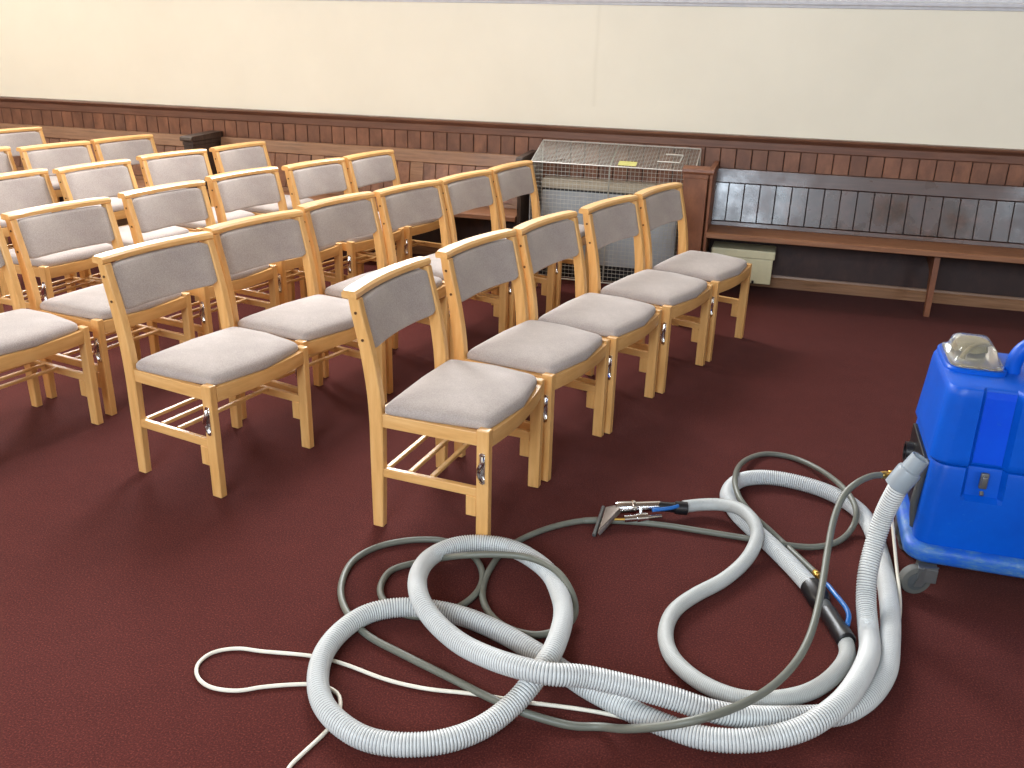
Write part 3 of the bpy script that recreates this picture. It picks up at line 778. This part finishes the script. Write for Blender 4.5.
# chromed wand
e = sh(*WAND_HOSE_PATH[-1])
g0, g1, g2 = sh(-.185, 2.818, .040), sh(-.275, 2.800, .041), sh(-.41, 2.735, .045)
bm = bmesh.new(); lathe_ax(bm, g0, (g1 - g0), [(-.016, .021), (-.014, .0235), (.026, .0235), (.030, .019)]); 
link_mesh('hose_cuff', bm, BLACKP, wt, smooth=True, angle=35)
bm = bmesh.new(); add_tube(bm, [g0, (g0 + g1) / 2, g1], lambda i: (.020, .0175, .018)[i], 16)
link_mesh('grip', bm, BLACKP, wt, smooth=True, angle=40)
bm = bmesh.new(); dd = g2 - g1; L_ = dd.length
lathe_ax(bm, g1, dd, [(-.01, .0185), (L_ * .52, .0185), (L_ * .54, .024), (L_ * .60, .025), (L_ * .62, .0215), (L_ * .92, .0215), (L_, .019)])
link_mesh('wand_tube', bm, CHROME, wt, smooth=True, angle=35)
# fan shaped extraction head
s1, s2 = sh(-.452, 2.735, .030), sh(-.452, 2.595, .004)
up_ = Vector((0.25, 0, .97)).normalized()
bm = bmesh.new()
q1, q2 = g2 + Vector((0.02, .018, .012)), g2 + Vector((0.02, -.018, .012))
th = Vector((0, 0, -.016))
a_ = [q1, q2, s2 + Vector((.006, 0, .012)), s1 + Vector((.006, 0, .012))]
b_ = [p + Vector((.004, 0, -.018)) for p in a_[:2]] + [s2 + Vector((.018, 0, .0)), s1 + Vector((.018, 0, -.002))]
add_rings(bm, [a_, b_])
bmesh.ops.bevel(bm, geom=bm.edges[:], offset=.003, segments=2, affect='EDGES')
link_mesh('extraction_head', bm, plain('smoked_steel', srgb(120, 108, 98), .3, .5), wt)
bm = bmesh.new(); add_tube(bm, [s1 + Vector((-.002, .006, 0.006)), s2 + Vector((-.002, -.006, 0.004))], .0065, 8)
link_mesh('slot_lip', bm, LATCHM, wt, smooth=True, angle=40)
bm = bmesh.new()
v0, v1 = sh(-.372, 2.692, .030), sh(-.252, 2.762, .026)
add_tube(bm, [v0, v0.lerp(v1, .35)], .012, 10); add_tube(bm, [v0.lerp(v1, .33), v0.lerp(v1, .62)], .016, 10); add_tube(bm, [v0.lerp(v1, .6), v1], .007, 10)
add_tube(bm, [v0.lerp(v1, .45), v0.lerp(v1, .45) + Vector((-.005, .02, .03))], .006, 8)
link_mesh('spray_valve', bm, CHROME, wt, smooth=True, angle=40)
bm = bmesh.new(); add_tube(bm, [v0 + Vector((-.03, -.012, .0)), v0 + Vector((.004, 0, 0))], .0045, 8)
link_mesh('spray_jet', bm, BRASS, wt, smooth=True, angle=40)
bm = bmesh.new(); add_tube(bm, catmull([sh(-.285, 2.757, .046), sh(-.25, 2.770, .050), sh(-.222, 2.785, .052), sh(-.200, 2.802, .055)], .008), .0068, 10)
link_mesh('blue_feed_tube', bm, BLUETUBE, wt, smooth=True)
# black coupling between thick and slim hose
f0 = sh(*VACUUM_PATH[-1]); f1 = sh(*WAND_HOSE_PATH[0]); dd = f1 - f0; L_ = dd.length
bm = bmesh.new()
lathe_ax(bm, f0, dd, [(-.006, .029), (-.004, .0335), (L_ * .26, .0335), (L_ * .30, .028), (L_ * .36, .024)])
lathe_ax(bm, f0, dd, [(L_ * .50, .024), (L_ * .52, .0255), (L_ * .80, .0245), (L_ * .84, .0275), (L_ * 1.06, .0275), (L_ * 1.08, .024)])
cp = link_mesh('coupling', bm, BLACKP, wt, smooth=True, angle=35)
bm = bmesh.new(); lathe_ax(bm, f0, dd, [(L_ * .30, .020), (L_ * .35, .0225), (L_ * .50, .0225), (L_ * .53, .020)])
link_mesh('coupling_sleeve', bm, RUBBER, cp, smooth=True, angle=35)
bm = bmesh.new(); add_tube(bm, catmull([sh(.268, 2.475, .052), sh(.285, 2.452, .062), sh(.303, 2.402, .068), sh(.330, 2.344, .068), sh(.340, 2.306, .064), sh(.336, 2.276, .050)], .008), .0072, 10)
link_mesh('blue_bypass_tube', bm, BLUETUBE, cp, smooth=True)

sl = thing('solution_hose', 'thin olive-grey rubber hose coiled across the carpet from the machine', 'hose', (0, 2, 0))
bm = bmesh.new(); SP = shift(SOLUTION_PATH, sl)
add_tube(bm, catmull(SP, .012), .0102, 12)
link_mesh('rubber_tube', bm, SOLUTION, sl, smooth=True)
s0 = Vector(SP[0]); sd = (s0 - Vector(SP[1])).normalized()
bm = bmesh.new(); lathe_ax(bm, s0 - sd * .012, sd, [(0, .0105), (.004, .0125), (.022, .0125), (.026, .0095), (.034, .0095), (.036, .013), (.052, .013), (.056, .008)], 12)
link_mesh('brass_connector', bm, BRASS, sl, smooth=True, angle=30)
s0 = Vector(SP[-1]); sd = (s0 - Vector(SP[-2])).normalized()
bm = bmesh.new(); lathe_ax(bm, s0 - sd * .01, sd, [(0, .0105), (.003, .012), (.020, .012), (.024, .008), (.032, .008)], 12)
link_mesh('brass_connector', bm, BRASS, sl, smooth=True, angle=30)

pc = thing('power_cord', 'cream power cable trailing in a long narrow loop across the carpet', 'cable', (-.5, 1.6, 0))
bm = bmesh.new(); add_tube(bm, catmull(shift(CORD_PATH, pc), .012), .0052, 10)
link_mesh('cable', bm, CORDM, pc, smooth=True)

# ---------------------------------------------------------------- carpet cleaning machine
MX0, MX1, MY0, MY1 = 0.515, 1.235, 2.605, 3.09
cx_, cy_ = (MX0 + MX1) / 2, (MY0 + MY1) / 2
mt = thing('carpet_extractor', 'blue two-tank carpet cleaning machine with clear dome lid, at the right edge', 'carpet cleaner', (cx_, cy_, 0))
def plan(x0, x1, y0, y1, ch, cd=0.0, ca=0.0, cb=0.0, cs=.012, r=6):
    """Rounded plan outline, counter-clockwise from the left end of the front face; optional channel in the front."""
    P = []
    # front face left to right
    P += [(x0 + ch, y0)]
    P += [(ca - cs, y0), (ca, y0 + cd), (cb, y0 + cd), (cb + cs, y0)]
    def arc(cx, cy, a0):
        return [(cx + ch * math.cos(math.radians(a0 + 90 * i / r)), cy + ch * math.sin(math.radians(a0 + 90 * i / r))) for i in range(r + 1)]
    P += arc(x1 - ch, y0 + ch, -90)
    P += arc(x1 - ch, y1 - ch, 0)
    P += arc(x0 + ch, y1 - ch, 90)
    P += arc(x0 + ch, y0 + ch, 180)[:-1]
    return [(x - cx_, y - cy_) for x, y in P]
def loft(levels):
    bm = bmesh.new()
    add_rings(bm, [[(x, y, z) for x, y in plan(*a)] for z, a in levels])
    return bm
ca, cb = .640, .730
# lower tank
lv = []
for z, ins in ((.150, .022), (.158, .016), (.19, .014), (.30, .018)):
    lv.append((z, (MX0 + ins, MX1 - ins, MY0 + ins + .006, MY1 - ins, .045, 0.0, ca, cb)))
lv.append((.318, (MX0 + .019, MX1 - .019, MY0 + .026, MY1 - .019, .045, 0.0, ca, cb)))
lv.append((.330, (MX0 + .020, MX1 - .020, MY0 + .027, MY1 - .020, .045, 0.020, ca, cb)))
lv.append((.405, (MX0 + .024, MX1 - .024, MY0 + .034, MY1 - .022, .045, 0.022, ca, cb)))
lv.append((.417, (MX0 + .028, MX1 - .028, MY0 + .038, MY1 - .026, .044, 0.022, ca, cb)))
lv.append((.419, (MX0 + .036, MX1 - .036, MY0 + .046, MY1 - .034, .040, 0.018, ca, cb)))
link_mesh('lower_tank', loft(lv), BLUE, mt, smooth=True, angle=32)
# flared base skirt
lv = []
for z, ins in ((.098, .024), (.103, .008), (.112, .001), (.140, .000), (.148, .003), (.153, .010), (.157, .020)):
    lv.append((z, (MX0 + ins - .008, MX1 - ins + .008, MY0 + ins - .004, MY1 - ins, .060, 0.0, ca, cb)))
link_mesh('base_skirt', loft(lv), SCUFFED, mt, smooth=True, angle=50)['label'] = 'scuffed blue base skirt'
# upper tank
lv = []
for z, ins in ((.4195, .036), (.4225, .024), (.430, .020), (.445, .021), (.55, .028), (.630, .033), (.648, .035), (.656, .039), (.660, .047)):
    lv.append((z, (MX0 + ins - .006, MX1 - ins, MY0 + ins + .016, MY1 - ins, .050 - .0 * ins, .022, ca + .004, cb - .004)))
ut = link_mesh('upper_tank', loft(lv), BLUE, mt, smooth=True, angle=32)
# bright channel face plate
bm = bmesh.new()
zz = [.432, .55, .630, .650]
ins = {.432: .020, .55: .028, .630: .033, .650: .036}
vv = []
for z in zz:
    y = MY0 + ins[z] + .016 + .020
    vv.append([(ca + .006 - cx_, y - cy_, z), (cb - .006 - cx_, y - cy_, z), (cb - .006 - cx_, y + .004 - cy_, z), (ca + .006 - cx_, y + .004 - cy_, z)])
add_rings(bm, vv)
link_mesh('channel_face', bm, BLUE_BRIGHT, ut)['label'] = 'bright blue recessed channel'
# latch
bm = bmesh.new(); lx, ly = .684 - cx_, MY0 + .045 - cy_
add_box(bm, lx - .012, lx + .010, ly - .012, ly, .360, .410, bevel=.003)
add_box(bm, lx - .009, lx + .007, ly - .020, ly - .010, .372, .402, bevel=.003)
add_tube(bm, [(lx - .002, ly - .012, .352), (lx - .002, ly - .020, .343)], .006, 10)
link_mesh('latch', bm, LATCHM, mt, smooth=True, angle=35)
# collar and clear dome
dx, dy = .638 - cx_, 2.925 - cy_
def pad(hx, hy, n, levels, kk=40):
    bm = bmesh.new()
    add_rings(bm, [[(dx + u, dy + v, z) for u, v in superellipse(hx * s, hy * s, n, kk)] for s, z in levels])
    return bm
link_mesh('dome_collar', pad(.088, .135, 5, [(1.0, .656), (1.0, .667), (.96, .672), (.5, .673)]), BLUE, mt, smooth=True, angle=40)
dome = link_mesh('dome_lid', pad(.076, .122, 6, [(1.0, .6735), (1.0, .6785), (.93, .680), (.84, .684), (.78, .702), (.72, .718), (.60, .727), (.3, .731)]), CLEAR, mt, smooth=True, angle=50)
bm = bmesh.new()
add_tube(bm, catmull([(dx - .035, dy - .06, .6805), (dx - .03, dy - .055, .700), (dx, dy - .03, .712), (dx + .03, dy, .700), (dx + .035, dy + .01, .6805)], .006), .006, 10)
add_rings(bm, [[(dx + u, dy + .03 + v, z) for u, v in superellipse(.04, .04, 2, 16)] for z in (.6805, .700)])
link_mesh('float_valve', bm, plain('amber_plastic', srgb(130, 118, 84), .4), dome, smooth=True, angle=40)
# moulded carry handle
hx_, hy_ = .86 - cx_, 2.86 - cy_
bm = bmesh.new()
add_tube(bm, catmull([(hx_ - .115, hy_, .645), (hx_ - .118, hy_, .69), (hx_ - .100, hy_, .735), (hx_ - .06, hy_, .760), (hx_, hy_, .766), (hx_ + .06, hy_, .760),
                      (hx_ + .10, hy_, .735), (hx_ + .118, hy_, .69), (hx_ + .115, hy_, .645)], .012), .0235, 16)
link_mesh('carry_handle', bm, BLUE, mt, smooth=True)
# second lid and rear tank hump out to the right
bm = bmesh.new()
add_rings(bm, [[(1.08 - cx_ + u * s, 2.86 - cy_ + v * s, z) for u, v in superellipse(.09, .09, 2, 32)] for s, z in ((1, .652), (1, .676), (.92, .682), (.5, .684))])
link_mesh('filler_cap', bm, BLACKP, mt, smooth=True, angle=40)
# oval finger hole on the left end
bm = bmesh.new()
add_tube(bm, [(MX0 + .030 - cx_, 2.80 - cy_ + .022 * math.cos(a), .585 + .030 * math.sin(a)) for a in (2 * math.pi * i / 20 for i in range(21))], .004, 8, caps=False)
link_mesh('hand_hole_rim', bm, SCUFFED, mt, smooth=True)
# hose ports and switch plate on the left end
px = MX0 + .016 - cx_
bm = bmesh.new(); add_box(bm, px - .006, px + .008, 2.72 - cy_, 3.00 - cy_, .205, .400, bevel=.004)
pp = link_mesh('port_plate', bm, BLACKP, mt)
bm = bmesh.new()
for (y, z, r, l) in ((2.765, .345, .012, .035), (2.80, .28, .012, .03)):
    add_tube(bm, [(px, y - cy_, z), (px - l, y - cy_, z - .004)], r, 14)
    add_tube(bm, [(px - l * .6, y - cy_, z - .002), (px - l * .75, y - cy_, z - .003)], r + .004, 14)
link_mesh('hose_port', bm, CHROME, pp, smooth=True, angle=35)
bm = bmesh.new(); lathe_ax(bm, Vector((px, 2.91 - cy_, .33)), Vector((-1, 0, 0)), [(0, .036), (.03, .034), (.03, .026), (.0, .026)])
link_mesh('vacuum_port', bm, BLACKP, pp, smooth=True, angle=35)
# grey side bumper running down the left end
bm = bmesh.new()
add_tube(bm, catmull([(px + .002, 2.70 - cy_, .175), (px - .010, 2.695 - cy_, .25), (px - .004, 2.70 - cy_, .33), (px + .006, 2.71 - cy_, .40)], .01), .012, 10)
link_mesh('side_bumper', bm, RUBBER, mt, smooth=True)
# castors
def castor(x, y, r, w, ang):
    c, s = math.cos(ang), math.sin(ang)
    a = Vector((c, s, 0))
    ctr = Vector((x - cx_, y - cy_, r))
    bm = bmesh.new()
    lathe_ax(bm, ctr - a * w / 2, a, [(0, r * .80), (0.002, r * .96), (w * .25, r), (w * .75, r), (w - .002, r * .96), (w, r * .80)], 32)
    wl = link_mesh('wheel', bm, TYRE, mt, smooth=True, angle=35)
    bm = bmesh.new(); lathe_ax(bm, ctr - a * (w / 2 + .003), a, [(0, r * .45), (.001, r * .62), (w + .005, r * .62), (w + .006, r * .45)], 24)
    link_mesh('hub', bm, RUBBER, wl, smooth=True, angle=30)
    bm = bmesh.new()
    fwd = Vector((-s, c, 0))
    for sg in (-1, 1):
        q = ctr + a * sg * (w / 2 + .0065)
        b_ = [q + fwd * .012 - Vector((0, 0, .012)), q - fwd * .012 - Vector((0, 0, .012)), q + fwd * .010 + Vector((0, 0, r + .006)), q + fwd * .055 + Vector((0, 0, r + .006))]
        t_ = a * .003
        add_rings(bm, [[p - t_ for p in b_], [p + t_ for p in b_]])
    pc_ = ctr + fwd * .03 + Vector((0, 0, r + .003))
    add_box(bm, pc_.x - .028, pc_.x + .028, pc_.y - .028, pc_.y + .028, r + .003, .0975, bevel=.002, seg=1)
    link_mesh('fork', bm, LATCHM, wl)
castor(.548, 2.596, .0475, .030, math.radians(-72))
castor(1.17, 2.69, .044, .028, math.radians(-10))
castor(.548, 2.86, .044, .028, math.radians(10))
castor(1.17, 3.0, .044, .028, math.radians(10))
